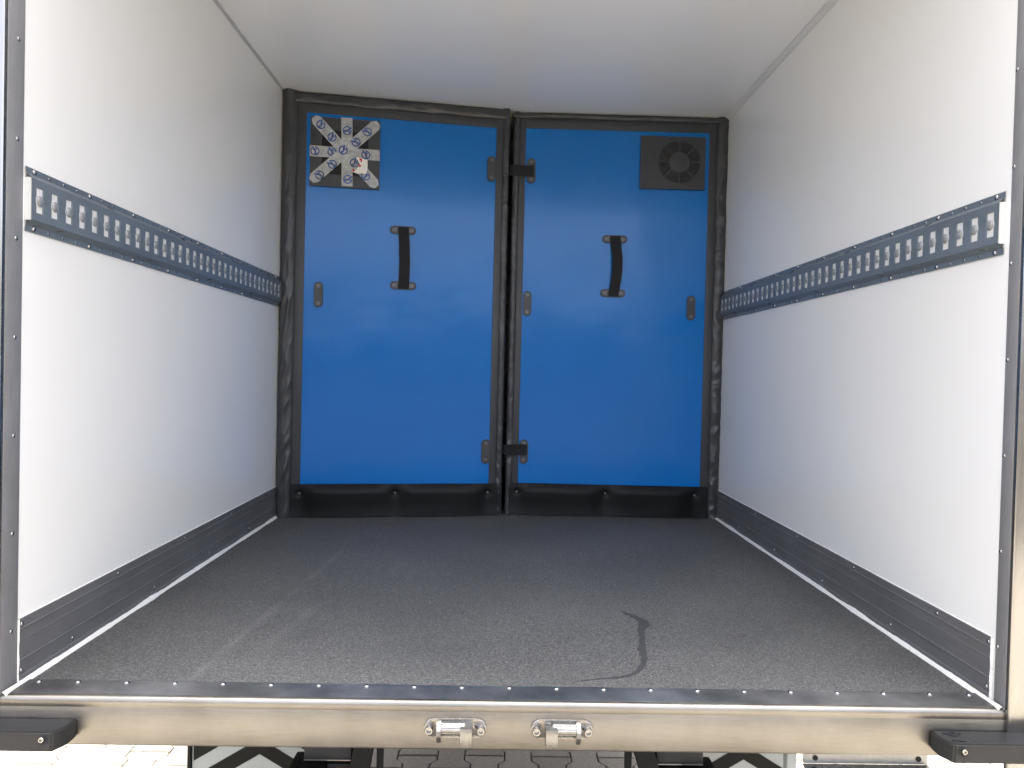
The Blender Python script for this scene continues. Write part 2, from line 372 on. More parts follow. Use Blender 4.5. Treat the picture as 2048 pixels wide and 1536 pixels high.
# ------------------------------------------------------------------ kick plates, edge strips, sealant
def bead(bm, pts, r, axis_a, axis_b, n, fr):
    A, Bv = Vector(axis_a), Vector(axis_b); rows = []
    p0, p1 = Vector(pts[0]), Vector(pts[1])
    for i in range(n+1):
        p = p0.lerp(p1, i/n); L_ = (p1-p0).length*i/n
        k = r*(1+.32*noise.noise((L_*fr, r*900, 1.3))+.18*noise.noise((L_*fr*5, 3, r*700)))
        rows.append([bm.verts.new(p+A*(k*a)+Bv*(k*b)) for a, b in ((1, .02), (.72, .45), (.45, .72), (.02, 1))])
    for a, b in zip(rows, rows[1:]):
        for j in range(3): bm.faces.new((a[j], a[j+1], b[j+1], b[j]))
for s in (-1, 1):
    side = 'left' if s < 0 else 'right'
    y0, y1 = (1.503, 3.26) if s < 0 else (1.4925, 3.44)
    t = T('kick_plate', f'dark ribbed aluminium kick plate along the foot of the {side} wall', 'kick plate', (s*XW, y0, ZF), 'kick plates at the foot of the side walls')
    X = lambda d: s*(XW-d)
    zt = .140
    pr = [(.0006, zt), (.004, zt-.001), (.0045, .120), (.0062, .1185), (.0062, .1165), (.0045, .115), (.0045, .0945), (.0055, .0935), (.0055, .0925), (.0045, .0915),
          (.0045, .0525), (.0062, .051), (.0062, .049), (.0045, .0475), (.0045, .018), (.0065, .0165), (.0075, .012), (.0075, .0008)]
    bm = NB(); sheet(bm, [(X(d), y0, ZF+z) for d, z in pr], (0, y1-y0, 0))
    bm.faces.new([bm.verts.new((X(d), y0, ZF+z)) for d, z in [(.0001, .0008), (.0001, zt)]+pr])
    P('ribbed_plate', bm, 'kick', t, ang=20)
    for z, ys in ((.1275, (1.506, 1.891, 2.292, 2.689, 3.094) if s < 0 else (1.4989, 1.6787, 2.08, 2.482, 2.884, 3.29)),
                  (.0285, (1.506, 1.691, 2.0935, 2.4925, 2.888) if s < 0 else (1.5011, 1.8756, 2.277, 2.678, 3.08))):
        for y in ys: I('rivet', RV, (X(.0045)-s*XW, max(y, y0+.007)-y0, z), t, IN[s])
    # corner sealant
    ys = 1.4475
    t = T('sealant_bead', f'white sealant bead in the corner between floor and {side} kick plate', 'sealant', (s*XW, ys, ZF), 'white sealant beads along the floor')
    bm = NB(); bead(bm, ((X(.0072), ys, ZF+.0002), (X(.0072), y1, ZF+.0002)), .0088, (-s, 0, 0), (0, 0, 1), 260, 9); P('floor_bead', bm, 'sealant', t, ang=60)
    bm = NB(); bead(bm, ((X(.0006), y0-.0004, ZF+.006), (X(.0006), y0-.0004, ZF+zt)), .0042, (-s, 0, 0), (0, -1, 0), 40, 40); P('end_bead', bm, 'sealant', t, ang=60)
    bm = NB(); bead(bm, ((X(.0004), y0, ZF+zt), (X(.0004), y1, ZF+zt)), .0024, (-s, 0, 0), (0, 0, 1), 220, 9); P('top_bead', bm, 'sealant', t, ang=60)
    # riveted edge strip and steel corner post
    ya, yb = (1.4490, 1.4995) if s < 0 else (1.4470, 1.4805)
    t = T('edge_strip', f'dark riveted aluminium edge strip up the {side} side of the opening', 'edge strip', (s*XW, ya, ZF), 'riveted edge strips beside the opening')
    bm = NB(); box(bm, (X(.0012), ya, ZF+.001), (X(.0032), yb, ZC-.001), .0011, 2); P('strip', bm, 'strip', t)
    yy = 1.4785 if s < 0 else 1.474
    for k in range(9): I('rivet', RV, (X(.0032)-s*XW, yy-ya, (1.0725 if s < 0 else 1.0761)+.2054*k-ZF), t, IN[s])
    t = T('corner_post', f'brushed stainless corner post at the {side} edge of the opening', 'corner post', (s*1.13, YR, .80), 'stainless corner posts of the box')
    bm = NB(); box(bm, (s*(XW-.001), 1.4395, .80), (s*1.21, ya+.0012, 3.02), .0075, 5); P('post', bm, 'post', t)
    bm = NB(); box(bm, (s*1.1105, YR+.001, .80), (s*1.1145, 1.62, 3.02), .0015, 1); P('side_flange', bm, 'post', t)

# ------------------------------------------------------------------ rear sill with threshold, strikers, bumpers
t = T('rear_sill', 'brushed stainless sill across the rear edge of the floor', 'sill', (0, 1.447, .849))
bm = NB(); pr = [(1.4595, ZF+.0022)]
for k in range(1, 8):
    a = R(90*k/7); pr.append((1.4575-.0105*math.sin(a), ZF-.0083+.0105*math.cos(a)))
pr += [(1.4470, .9325), (1.4474, .9315), (1.4474, .9307), (1.4470, .9297), (1.4470, .856), (1.4482, .8525), (1.4515, .8505), (1.56, .8500)]
sheet(bm, [(-XW+.0018, y, z) for y, z in pr], (2*XW-.003, 0, 0)); P('sill_face', bm, 'sill', t, ang=50)
for s in (-1, 1):
    bm = NB(); prism(bm, [(s*(XW-.0015), y, z) for y, z in pr[1:-1]]+[(s*(XW-.0015), 1.4555, .8505), (s*(XW-.0015), 1.4555, ZF)], (s*.0012, 0, 0)); P('end_cap', bm, 'sill', t)
def threshold(xa, xb, label, xs, z):
    t = T('threshold_strip', label, 'threshold strip', (xa, 1.46, ZF), 'riveted threshold strips on the sill')
    bm = NB(); box(bm, (xa, 1.4598, ZF+.0006), (xb, 1.5235, z)); P('strip', bm, 'thresh', t)
    for x in xs: I('rivet', RV_BIG, (x-xa, 1.5115-1.46, z-ZF), t)
rx = [-1.0087, -.9258] + [-.8224+.1029*k for k in range(18)] + [1.0151]
threshold(-XW+.006, -.0030, 'worn steel threshold strip on the left half of the sill', [x for x in rx if x < -.01], ZF+.0027)
threshold(-.0018, XW-.006, 'worn steel threshold strip on the right half of the sill', [x for x in rx if x > -.01], ZF+.0031)

def striker(s):
    cx = s*.111; t = T('striker_plate', f'cast steel door striker on the sill, {"left" if s < 0 else "right"} of the pair', 'striker plate', (cx, 1.447, .9), 'door strikers on the sill')
    y = 1.4470
    w3 = lambda u, v, d: (cx+u, y-d, .9+v)
    bm = NB(); plate(bm, stadium(.130, .040, 10), w3, .0055, .0016); bp = P('base_plate', bm, 'cast', t, ang=50)
    for e in (-1, 1):
        bm = NB(); lathe(bm, [(.0084, .0055), (.0084, .0175), (.0076, .0188), (.0048, .0188), (.0042, .0140), (0, .0140)], '-y', (cx+e*.0535, y, .9), 18); P('bolt', bm, 'bolt', t, ang=40)
    xo = -1 if s < 0 else 1                                             # outer end has the fin, inner end the hook
    bm = NB(); fx = cx+xo*.033
    pts = [(y-.005, .919), (y-.012, .917), (y-.026, .905), (y-.028, .893), (y-.022, .882), (y-.012, .872), (y-.005, .879)]
    prism(bm, [(fx-.0045, a, b) for a, b in pts], (.009, 0, 0)); bmesh.ops.bevel(bm, geom=list(bm.edges), offset=.0011, segments=2, affect='EDGES'); P('fin', bm, 'cast', t)
    bm = NB(); pts = [(y-.004, .916), (y-.019, .916), (y-.026, .909), (y-.027, .900), (y-.021, .8935), (y-.004, .8925)]
    x0, x1 = sorted((cx+xo*.030, cx-xo*.022)); prism(bm, [(x0, a, b) for a, b in pts], (x1-x0, 0, 0)); bmesh.ops.bevel(bm, geom=list(bm.edges), offset=.0024, segments=3, affect='EDGES'); P('keeper_bar', bm, 'cast', t)
    hx = cx-xo*.0235
    bm = NB(); box(bm, (hx-.0125, y-.034, .874), (hx+.0125, y-.005, .9125), .0018, 2); P('hook_block', bm, 'cast', t)
striker(-1); striker(1)

def bumper(s):
    side = 'left' if s < 0 else 'right'
    t = T('rubber_bumper', f'black rubber bumper block at the {side} end of the sill' + (' with torn top edge' if s > 0 else ''), 'bumper', (s*1.05, 1.447, .89), 'rubber bumpers on the sill')
    za, zb, yb_, yf = .868, .9075, 1.4390, 1.3885; xi, xf, xo = s*.889, s*.9035, s*1.30
    bm = NB()
    pts = [(xi, 1.4469), (xi, yb_-.022), (xf, yf), (xo, yf), (xo, 1.4469 if False else 1.4385), (s*1.052, 1.4385), (s*1.048, 1.4469)]
    prism(bm, [(x, y, za) for x, y in pts], (0, 0, zb-za))
    bmesh.ops.bevel(bm, geom=list(bm.edges), offset=.0035, segments=3, affect='EDGES')
    P('block', bm, 'rubber', t)
    bm = NB(); x0, x1 = sorted((xf+s*.012, xo-s*.006)); box(bm, (x0, yf+.003, zb-.0005), (x1, yf+.0075, zb+.0016), .0008, 2); P('lip', bm, 'rubber', t)
    bm = NB(); bx = s*.921; lathe(bm, [(.0098, .0002), (.0098, .0012), (.0062, .0012), (.0062, .0003)], '-y', (bx, yf, .8925), 20); P('bolt_hole', bm, 'dark', t)
    bm = NB(); lathe(bm, [(.0058, .0004), (.0058, .0034), (.0050, .0046), (.0028, .0046), (.0024, .0022), (0, .0022)], '-y', (bx+.0015*s, yf, .894), 14); P('bolt', bm, 'bolt', t)
    if s > 0:
        for (cx, cy, rr) in ((.918, 1.433, .009), (.926, 1.424, .006), (.934, 1.434, .008), (.917, 1.405, .007), (.930, 1.402, .005)):
            bm = NB(); pts = [(cx+rr*(1.5+.5*noise.noise((k, cx*90, 0)))*math.cos(k*.785), cy+rr*(.55+.35*noise.noise((k, 2, cy*70)))*math.sin(k*.785), zb-.001) for k in range(8)]
            prism(bm, pts, (0, 0, .0028)); P('torn_flap', bm, 'dark', t, smooth=False)
bumper(-1); bumper(1)

# ------------------------------------------------------------------ insulated partition panels
def fold(u, v, seed, dirv, f1, f2):
    """sharp-ish cloth folds: ridged noise stretched along dirv"""
    a = u*dirv[0]+v*dirv[1]; b = -u*dirv[1]+v*dirv[0]
    w = .35*noise.noise((u*9+seed, v*6, 1.7))
    r1 = 1-abs(noise.noise((a*f1+w, b*f2+w, seed)))*2.1
    r2_ = 1-abs(noise.noise((a*f1*2.3, b*f2*2.1+w, seed+7)))*2.1
    return .65*max(r1, -.4)+.35*max(r2_, -.4)
def pad(bm, u0, u1, v0, v1, vert, amp, wr, seed, dirv, f1, f2, nu, nv, out):
    rows = []
    for j in range(nv+1):
        row = []
        for i in range(nu+1):
            u = u0+(u1-u0)*i/nu; v = v0+(v1-v0)*j/nv
            x = i/nu if vert else j/nv                                # across the pad, 0..1
            if out == 'lo': x = 1-x                                   # x = 1 at the free outer edge
            prof = math.sin(math.pi*min(1, max(0, x)))**.6 if 0 < x < 1 else 0
            L_ = (v if vert else u)
            env = prof*(.35+.65*(0.5+0.5*noise.noise((L_*3.1, seed, 9))))
            d = amp*prof + wr*env*fold(u, v, seed, dirv, f1, f2)
            if x > .86: d -= .012*((x-.86)/.14)**2
            row.append(bm.verts.new((u, -d, v)))
        rows.append(row)
    for a, b in zip(rows, rows[1:]):
        for i in range(nu): bm.faces.new((a[i], a[i+1], b[i+1], b[i]))
def fitting(t, uc, vc, w, h, y, label=None, screws=True):
    fr = lambda u, v, d: (uc+u, y-d, vc+v)
    bm = NB(); plate(bm, stadium(w, h, 8), fr, .0045, .0012); p = P('fitting_plate', bm, 'plastic', t, local=True, ang=40)
    if label: p['label'] = label
    for e in (-1, 1):
        du, dv = (e*(w/2-.02), 0) if w > h else (0, e*(h/2-.019))
        bm = NB(); lathe(bm, [(.0092, .0043), (.0092, .0049), (.0076, .0049), (.0076, .0042), (.0068, .0042), (.006, .0068), (.003, .0072), (.0022, .0056), (0, .0056)], '-y', (uc+du, y, vc+dv), 16)
        P('screw', bm, 'screw', p, local=True, ang=40)
    return p
def strap_mesh(pts, w, th=.0022):                                    # pts: (u, d, v); flat webbing ribbon across u
    bm = NB(); rows = []
    for (u, d, v, tw) in pts:
        rows.append([bm.verts.new((u-w/2, -d+tw, v)), bm.verts.new((u+w/2, -d-tw, v)), bm.verts.new((u+w/2, -d-tw+th, v)), bm.verts.new((u-w/2, -d+tw+th, v))])
    for a, b in zip(rows, rows[1:]):
        for j in range(4): bm.faces.new((a[j], a[(j+1) % 4], b[(j+1) % 4], b[j]))
    bm.faces.new(rows[0]); bm.faces.new(rows[-1][::-1]); return bm
def handle(t, uc, v1, v0, y, sway, bow, shift):
    for v, dx in ((v1, 0), (v0, shift)):
        p = fitting(t, uc+dx, v, .122, .038, y); p.name = 'handle_bracket'
        bm = NB()
        for e in (-1, 1): box(bm, (uc+dx+e*.031-.002, y-.0085, v-.012), (uc+dx+e*.031+.002, y-.004, v+.012), .0008, 1)
        P('loop', bm, 'zinc' if False else 'screw', p, local=True)
    pts = []; n = 36
    for i in range(n+1):
        f = i/n; v = v1+.015-(v1-v0+.031)*f
        sw = sway*math.sin(math.pi*f)**1.3*(1 if f > .3 else .8); b = .0075+bow*math.sin(math.pi*min(1, max(0, (f-.06)/.88)))**.8
        pts.append((uc+.003+shift*f+sw+.0012*noise.noise((f*6, 4, bow*99)), b-y, v, .0025*noise.noise((f*4, uc, 3))))
    P('pull_strap', strap_mesh(pts, .050), 'webbing', t, local=True, ang=50)

def skirt(t, u0, u1, rivs, v1=.155):
    bm = NB(); nu, nv = 110, 26; rows = []
    us = [u0]+rivs+[u1]
    for j in range(nv+1):
        row = []
        for i in range(nu+1):
            u = u0+(u1-u0)*i/nu; v = .003+(v1-.003)*j/nv
            dr = min(abs(u-r) for r in rivs); k = 1-math.exp(-(dr/.055)**2)
            if u < rivs[0] or u > rivs[-1]: k *= .35
            if v > .112: pv = math.cos((v-.112)/(v1-.112)*math.pi/2)**1.0
            else: pv = .55+.45*(v/.112)
            pin = math.exp(-((dr/.014)**2+((v-.111)/.014)**2))
            d = .009+.021*k*pv-.007*pin+.010*max(0, 1-v/.06)**1.5*.6+.0022*noise.noise((u*7, v*12, rivs[0]*5))
            row.append(bm.verts.new((u, -d, v)))
        rows.append(row)
    for a, b in zip(rows, rows[1:]):
        for i in range(nu): bm.faces.new((a[i], a[i+1], b[i+1], b[i]))
    sk = P('skirt', bm, 'skirt', t, local=True, ang=80)
    for r in rivs: I('rivet', RV_BLK, (r, -.0035, .111), sk, (R(90), 0, 0))

def panel(A, Bp, label, left):
    ang = math.atan2(Bp[1]-A[1], Bp[0]-A[0])
    t = T('partition_panel', label, 'partition panel', (A[0], A[1], ZF), 'insulated partition panels at the back', ang)
    W = math.hypot(Bp[0]-A[0], Bp[1]-A[1])
    if left: bu0, bu1, bv0, bv1, su0, su1, sv, o0, o1, ov = .103, .981, .150, 1.860, .064, 1.012, 1.900, -.004, 1.046, 1.9528
    else: bu0, bu1, bv0, bv1, su0, su1, sv, o0, o1, ov = .057, .950, .150, 1.877, .029, .986, 1.920, -.006, 1.047, 1.9528
    bm = NB(); box(bm, (o0+.02, .012, .02), (o1-.02, .07, ov-.02)); P('core', bm, 'vinyl', t, local=True)
    bm = NB(); nu, nv = 20, 36; rows = []                           # gently wavy board
    for j in range(nv+1):
        rows.append([bm.verts.new((bu0-.01+(bu1-bu0+.02)*i/nu, .0052-.0022*noise.noise((i*.22, j*.2, 3 if left else 8)), bv0-.05+(bv1-bv0+.06)*j/nv)) for i in range(nu+1)])
    for a, b in zip(rows, rows[1:]):
        for i in range(nu): bm.faces.new((a[i], a[i+1], b[i+1], b[i]))
    P('blue_board', bm, 'blue', t, local=True, ang=80)
    # flat bands framing the board
    for n_, (a, b) in (('x', ((su0-.004, .05), (bu0, sv+.004))), ('x', ((bu1, .05), (su1+.004, sv+.004))), ('x', ((bu0, bv1), (bu1, sv+.004)))):
        bm = NB(); box(bm, (a[0], .0005, a[1]), (b[0], .010, b[1]), .0012, 2); P('border_band', bm, 'band', t, local=True)
    bm = NB(); pad(bm, o0, su0, .0, ov, True, .008 if left else .006, .020 if left else .011, 3.1 if left else 5.7, (.18, 1) if left else (.6, 1), 4.2 if left else 7, 15, 26 if left else 14, 460, 'lo')
    P('padded_edge', bm, 'vinyl', t, local=True, ang=80)
    bm = NB(); pad(bm, su1, o1, .0, ov, True, .006 if left else .008, .012 if left else .020, 8.3 if left else 12.2, (.6, -1) if left else (.72, .69), 9 if left else 8, 16 if left else 10, 14 if left else 26, 460, 'hi')
    P('padded_edge', bm, 'vinyl', t, local=True, ang=80)
    bm = NB(); pad(bm, o0+.004, o1-.004, sv, ov, False, .008, .012, 15.5 if left else 19.9, (1, -.22), 5.0, 15, 300, 20, 'hi')
    P('padded_edge', bm, 'vinyl', t, local=True, ang=80)
    if left: skirt(t, .064, 1.043, [.102, .537, .977])
    else: skirt(t, .014, .985, [.052, .485, .922])
    return t
tl = panel((-1.043, 3.224), (-.008, 3.3785), 'left blue partition panel with taped over vent in a black padded edge', True)
tr = panel((.012, 3.408), (1.052, 3.400), 'right blue partition panel with fan grille in a black padded edge', False)
YB = .0028
fitting(tl, .9595, 1.6615, .041, .121, YB-.003); fitting(tl, .169, 1.029, .040, .118, YB); fitting(tl, .963, .308, .042, .117, YB)
handle(tl, .548, 1.346, 1.0875, YB, .004, .012, .0055)
fitting(tr, .086, 1.671, .043, .121, YB); fitting(tr, .0825, 1.0285, .040, .121, YB); fitting(tr, .8815, 1.0265, .042, .121, YB); fitting(tr, .083, .3065, .041, .119, YB)
handle(tr, .5005, 1.351, 1.089, YB, .0115, .015, -.003)
for vc in (1.667, .3165):                                            # closing straps across the joint
    bm = NB(); prof = [(.097, .0100), (.07, .0122), (.045, .013), (.02, .017), (.0, .021), (-.012, .019), (-.022, .006), (-.024, -.02)]
    rows = []
    for u, d in prof: rows.append([bm.verts.new((u, -d, vc-.0255)), bm.verts.new((u, -d, vc+.0255)), bm.verts.new((u, -d+.0025, vc+.0255)), bm.verts.new((u, -d+.0025, vc-.0255))])
    for a, b in zip(rows, rows[1:]):
        for j in range(4): bm.faces.new((a[j], a[(j+1) % 4], b[(j+1) % 4], b[j]))
    bm.faces.new(rows[0]); bm.faces.new(rows[-1][::-1]); P('closing_strap', bm, 'webbing', tr, local=True, ang=50)

# taped vent on the left panel
VU0, VU1, VV0, VV1 = .121, .434, 1.526, 1.842
bm = NB()
def frame(bm, u0, u1, v0, v1, i0, i1, j0, j1, yf, yb):
    box(bm, (u0, yf, v0), (i0, yb, v1)); box(bm, (i1, yf, v0), (u1, yb, v1))
    box(bm, (i0, yf, v0), (i1, yb, j0)); box(bm, (i0, yf, j1), (i1, yb, v1))
frame(bm, VU0, VU1, VV0, VV1, .172, .381, 1.583, 1.784, -.005, .004); vf = P('vent_frame', bm, 'plastic', tl, local=True)
bm = NB(); box(bm, (.1715, .0022, 1.5825), (.3815, .0035, 1.7845)); P('vent_recess', bm, 'dark', vf, local=True)
def zuv(x, y):                                                       # spot on the vent, from its upper left corner
    return VU0+(x-178)/1182*.313, VV1-.002-(y-140+ (0))/1182*.313 + (x-178)*.0000135
bm = NB(); pp = [(965, 832), (1055, 842), (1085, 860), (1150, 872), (1156, 960), (1152, 1050), (1130, 1120), (1060, 1108), (985, 1115), (900, 1085), (890, 1030), (940, 1062), (990, 1010), (1008, 930)]
prism(bm, [(zuv(*p)[0], -.0108, zuv(*p)[1]) for p in pp], (0, .0004, 0)); sc = P('paper_scrap', bm, 'paper', tl, 'torn white paper scrap with red print', local=True, smooth=False)
bm = NB()
for poly in ([(1010, 845), (1055, 850), (1060, 905), (1030, 920), (1035, 880), (1015, 890)], [(1000, 945), (1022, 935), (1020, 975), (1045, 960), (1042, 990), (1002, 1005)], [(893, 1028), (940, 1060), (935, 1080), (902, 1082)]):
    prism(bm, [(zuv(*p)[0], -.0112, zuv(*p)[1]) for p in poly], (0, .0002, 0))
P('red_print', bm, 'redink', sc, local=True, smooth=False)
# emblem: open ring, slanted bar, letters B and E
bm = NB()
def stroke(pts, w):
    for a, b in zip(pts, pts[1:]):
        a, b = Vector((*a, 0)), Vector((*b, 0)); d = (b-a).normalized(); n_ = Vector((-d.y, d.x, 0))*w/2; e = d*w*.35
        bm.faces.new([bm.verts.new(Vector((p.x, 0, p.y))) for p in (a-e-n_, b+e-n_, b+e+n_, a-e+n_)])
stroke([(.0180*math.cos(R(a)), .0180*math.sin(R(a))) for a in range(62, 372, 14)], .0048)
stroke([(-.003, -.004), (.0045, .004), (.0165, .0165)], .006)
B_ = [(-.0125, -.0085), (-.0125, .0005), (-.0075, .0005), (-.0062, -.0015), (-.0075, -.0038), (-.0125, -.0038), (-.0072, -.0038), (-.0055, -.0062), (-.0072, -.0085), (-.0125, -.0085)]
stroke(B_, .0026)
stroke([(.0135, .0035), (.0065, .0035), (.0065, -.0055), (.0135, -.0055)], .0026); stroke([(.0065, -.001), (.012, -.001)], .0026)
EMB = bpy.data.meshes.new('emblem'); bm.to_mesh(EMB); bm.free(); EMB.materials.append(M['ink'])
bm = NB()
for k in range(9): stroke([(-.019+.0043*k, 0), (-.0163+.0043*k, 0)], .0019)
TXT = bpy.data.meshes.new('small_print'); bm.to_mesh(TXT); bm.free(); TXT.materials.append(M['greyink'])
def tape(p0, p1, w, yd, embs, lines, clip):
    a, b = Vector(zuv(*p0)), Vector(zuv(*p1)); d = (b-a).normalized(); n_ = Vector((-d.y, d.x))*w/2; fi = math.atan2(d.y, d.x)
    c = clip
    if c: pts = [a-n_*.5, a+d*c-n_, b-d*c-n_, b-n_*.5, b+n_*.5, b-d*c+n_, a+d*c+n_, a+n_*.5]
    else: pts = [a-n_, b-n_, b+n_, a+n_]
    bm = NB(); prism(bm, [(p.x, -yd, p.y) for p in pts], (0, .00012, 0)); o = P('tape_strip', bm, 'tape', tl, local=True, smooth=False)
    for e in embs: u, v = zuv(*e); I('emblem', EMB, (u, -yd-.00035, v), o, (0, -(fi+R(80)), 0))
    for e in lines: u, v = zuv(*e); I('small_print', TXT, (u, -yd-.00035, v), o, (0, -(fi+R(90)), 0))
tape((785, 150), (812, 1335), .0500, .0072, [(795, 370), (820, 1215)], [(790, 268), (800, 548), (808, 1115)], 0)
tape((172, 732), (1358, 790), .0500, .0082, [(260, 735), (545, 745), (1120, 785)], [(360, 738), (930, 760), (1218, 790)], 0)
tape((205, 1250), (1325, 225), .0500, .0092, [(345, 1150), (555, 960), (950, 570), (1140, 385)], [(425, 1085), (625, 885), (1010, 500), (1205, 312)], .02)
tape((230, 155), (1320, 1335), .0500, .0102, [(352, 285), (542, 495), (735, 715), (930, 930), (1125, 1155)], [(425, 362), (612, 572), (850, 745), (1000, 1010), (1195, 1232)], .02)

# fan grille on the right panel
FU, FV, FR = .803, 1.7305, .1015
bm = NB(); u0, u1, v0, v1 = .615, .929, 1.599, 1.853
yf = -.008; segs = 64; ring = []; outer = []
for k in range(segs):
    a = 2*math.pi*k/segs; c, s_ = math.cos(a), math.sin(a); ring.append((FU+FR*c, FV+FR*s_))
    tt = min(((u1-FU)/c if c > 1e-6 else (u0-FU)/c if c < -1e-6 else 9), ((v1-FV)/s_ if s_ > 1e-6 else (v0-FV)/s_ if s_ < -1e-6 else 9)); outer.append((FU+tt*c, FV+tt*s_))
va = [bm.verts.new((u, yf, v)) for u, v in ring]; vb = [bm.verts.new((u, yf, v)) for u, v in outer]; vd = [bm.verts.new((u, yf+.006, v)) for u, v in ring]
for k in range(segs):
    j = (k+1) % segs; bm.faces.new((va[k], va[j], vb[j], vb[k])); bm.faces.new((va[k], va[j], vd[j], vd[k]))
for (a, b) in (((u0, v0), (u1, v0)), ((u1, v0), (u1, v1)), ((u1, v1), (u0, v1)), ((u0, v1), (u0, v0))):
    bm.faces.new([bm.verts.new(p) for p in ((a[0], yf, a[1]), (b[0], yf, b[1]), (b[0], .006, b[1]), (a[0], .006, a[1]))])
for (cu, cv) in ((u0, v0), (u1, v0), (u1, v1), (u0, v1)):           # corner infill
    q = [vb[min(range(segs), key=lambda k: (outer[k][0]-cu)**2+(outer[k][1]-cv)**2)]]
    k = vb.index(q[0]); cvx = bm.verts.new((cu, yf-.00001, cv))
    bm.faces.new((vb[k-1], vb[k], cvx)); bm.faces.new((vb[k], vb[(k+1) % segs], cvx))
fc = P('fan_cover', bm, 'plastic', tr, local=True, ang=30)
bm = NB(); lathe(bm, [(FR+.002, .0), (0, .0)], '-y', (FU, .0012, FV), 40); P('fan_recess', bm, 'dark', fc, local=True, recalc=False)
for k in range(6):                                                   # concentric grille rings
    r = FR*(.52+.48*(k+.5)/6); w = FR*.48/6*.24
    bm = NB(); lathe(bm, [(r-w, -.002), (r-w, .0076), (r+w, .0076), (r+w, -.002)], '-y', (FU, 0, FV), 48); P('grille_ring', bm, 'plastic', fc, local=True)
bm = NB(); lathe(bm, [(FR*.50, -.002), (FR*.50, .0078), (FR*.47, .0088), (0, .0088)], '-y', (FU, 0, FV), 36); P('hub', bm, 'plastic', fc, local=True)
for k in range(8):
    bm = NB(); box(bm, (FR*.47, -.0084, -.0036), (FR*1.005, -.0010, .0036)); bmesh.ops.transform(bm, matrix=Matrix.Translation((FU, 0, FV)) @ Matrix.Rotation(R(45*k), 4, 'Y'), verts=bm.verts); P('spoke', bm, 'plastic', fc, local=True)
bm = NB(); prism(bm, [(.628, -.008, 1.618), (.640, -.008, 1.606), (.655, -.008, 1.628), (.652, -.008, 1.648), (.634, -.008, 1.645)], (0, -.006, 0))
bmesh.ops.bevel(bm, geom=list(bm.edges), offset=.0018, segments=2, affect='EDGES'); P('clip', bm, 'plastic', fc, local=True)

# ------------------------------------------------------------------ wet trail on the floor
pts = [(.335, 2.03, .004), (.352, 2.005, .010), (.372, 1.975, .014), (.384, 1.945, .019), (.381, 1.915, .019), (.368, 1.89, .013), (.361, 1.86, .011), (.356, 1.828, .009), (.349, 1.79, .010), (.339, 1.744, .013), (.336, 1.71, .010), (.330, 1.676, .0085), (.320, 1.648, .0085), (.306, 1.621, .0075), (.288, 1.600, .006), (.268, 1.588, .0042), (.238, 1.579, .003), (.208, 1.573, .0020), (.16, 1.560, .0011), (.125, 1.552, .0004)]
bm = NB(); rows = []; dense = []
for (a, b) in zip(pts, pts[1:]):
    for k in range(5): f = k/5; dense.append(tuple(a[i]*(1-f)+b[i]*f for i in range(3)))
dense.append(pts[-1])
for i, (x, y, w) in enumerate(dense):
    w *= .82
    q = dense[min(i+1, len(dense)-1)]; p = dense[max(i-1, 0)]; d = Vector((q[0]-p[0], q[1]-p[1])).normalized(); n_ = Vector((-d.y, d.x))
    wl_ = w*(1+.45*noise.noise((i*.35, 1, 0))); wr_ = w*(1+.45*noise.noise((i*.35, 9, 4)))
    rows.append([bm.verts.new((x+n_.x*e, y+n_.y*e, ZF+.0012)) for e in (wl_, 0, -wr_)])
for a, b in zip(rows, rows[1:]):
    for j in range(2): bm.faces.new((a[j], b[j], b[j+1], a[j+1]))
tag(P('wet_trail', bm, 'stain'), 'dark wet trail curling across the grey floor towards the sill', 'stain')

# ------------------------------------------------------------------ under the box
def chevron(s, xa, xb, zt, zb, apex, y):
    side = 'left' if s < 0 else 'right'
    t = T('chevron_board', f'white board with black chevron stripes under the {side} half of the sill', 'chevron board', ((xa+xb)/2, y, zb), 'chevron boards under the sill')
    bm = NB(); box(bm, (xa, y, zb), (xb, y+.012, zt), .001, 1); P('board', bm, 'white_board', t)
    sl = .60; th = .044; per = .088
    az = apex[1]
    for k in range(-2, 5):                                            # each chevron: two limbs, cut to the board
        z0 = az+k*per
        for e in (-1, 1):
            xe = xa+.004 if e < 0 else xb-.004; L_ = abs(xe-apex[0]); pts = [(apex[0], z0), (apex[0], z0+th), (xe, z0+th-sl*L_), (xe, z0-sl*L_)]
            lo, hi = zb+.004, zt-.004; out = []
            def clip(ps, f, lim, keep):
                r = []
                for a, b in zip(ps, ps[1:]+ps[:1]):
                    ia, ib = keep(a[1]), keep(b[1])
                    if ia: r.append(a)
                    if ia != ib: q = (lim-a[1])/(b[1]-a[1]); r.append((a[0]+(b[0]-a[0])*q, lim))
                return r
            pts = clip(pts, 0, lo, lambda z: z >= lo)
            if len(pts) > 2: pts = clip(pts, 0, hi, lambda z: z <= hi)
            if len(pts) > 2:
                bm = NB(); prism(bm, [(p[0], y-.0014, p[1]) for p in pts], (0, .001, 0)); P('black_stripe', bm, 'black_print', t, smooth=False)
    bm = NB()
    x = xa-.012 if s < 0 else xb; box(bm, (x, y-.006, zb-.01), (x+.011, y+.02, zt+.02), .002, 1); P('edge_rail', bm, 'black', t)
chevron(-1, -.866, -.545, .74, .48, (-.679, .560), 1.95); chevron(1, .545, .800, .74, .48, (.680, .562), 1.95)
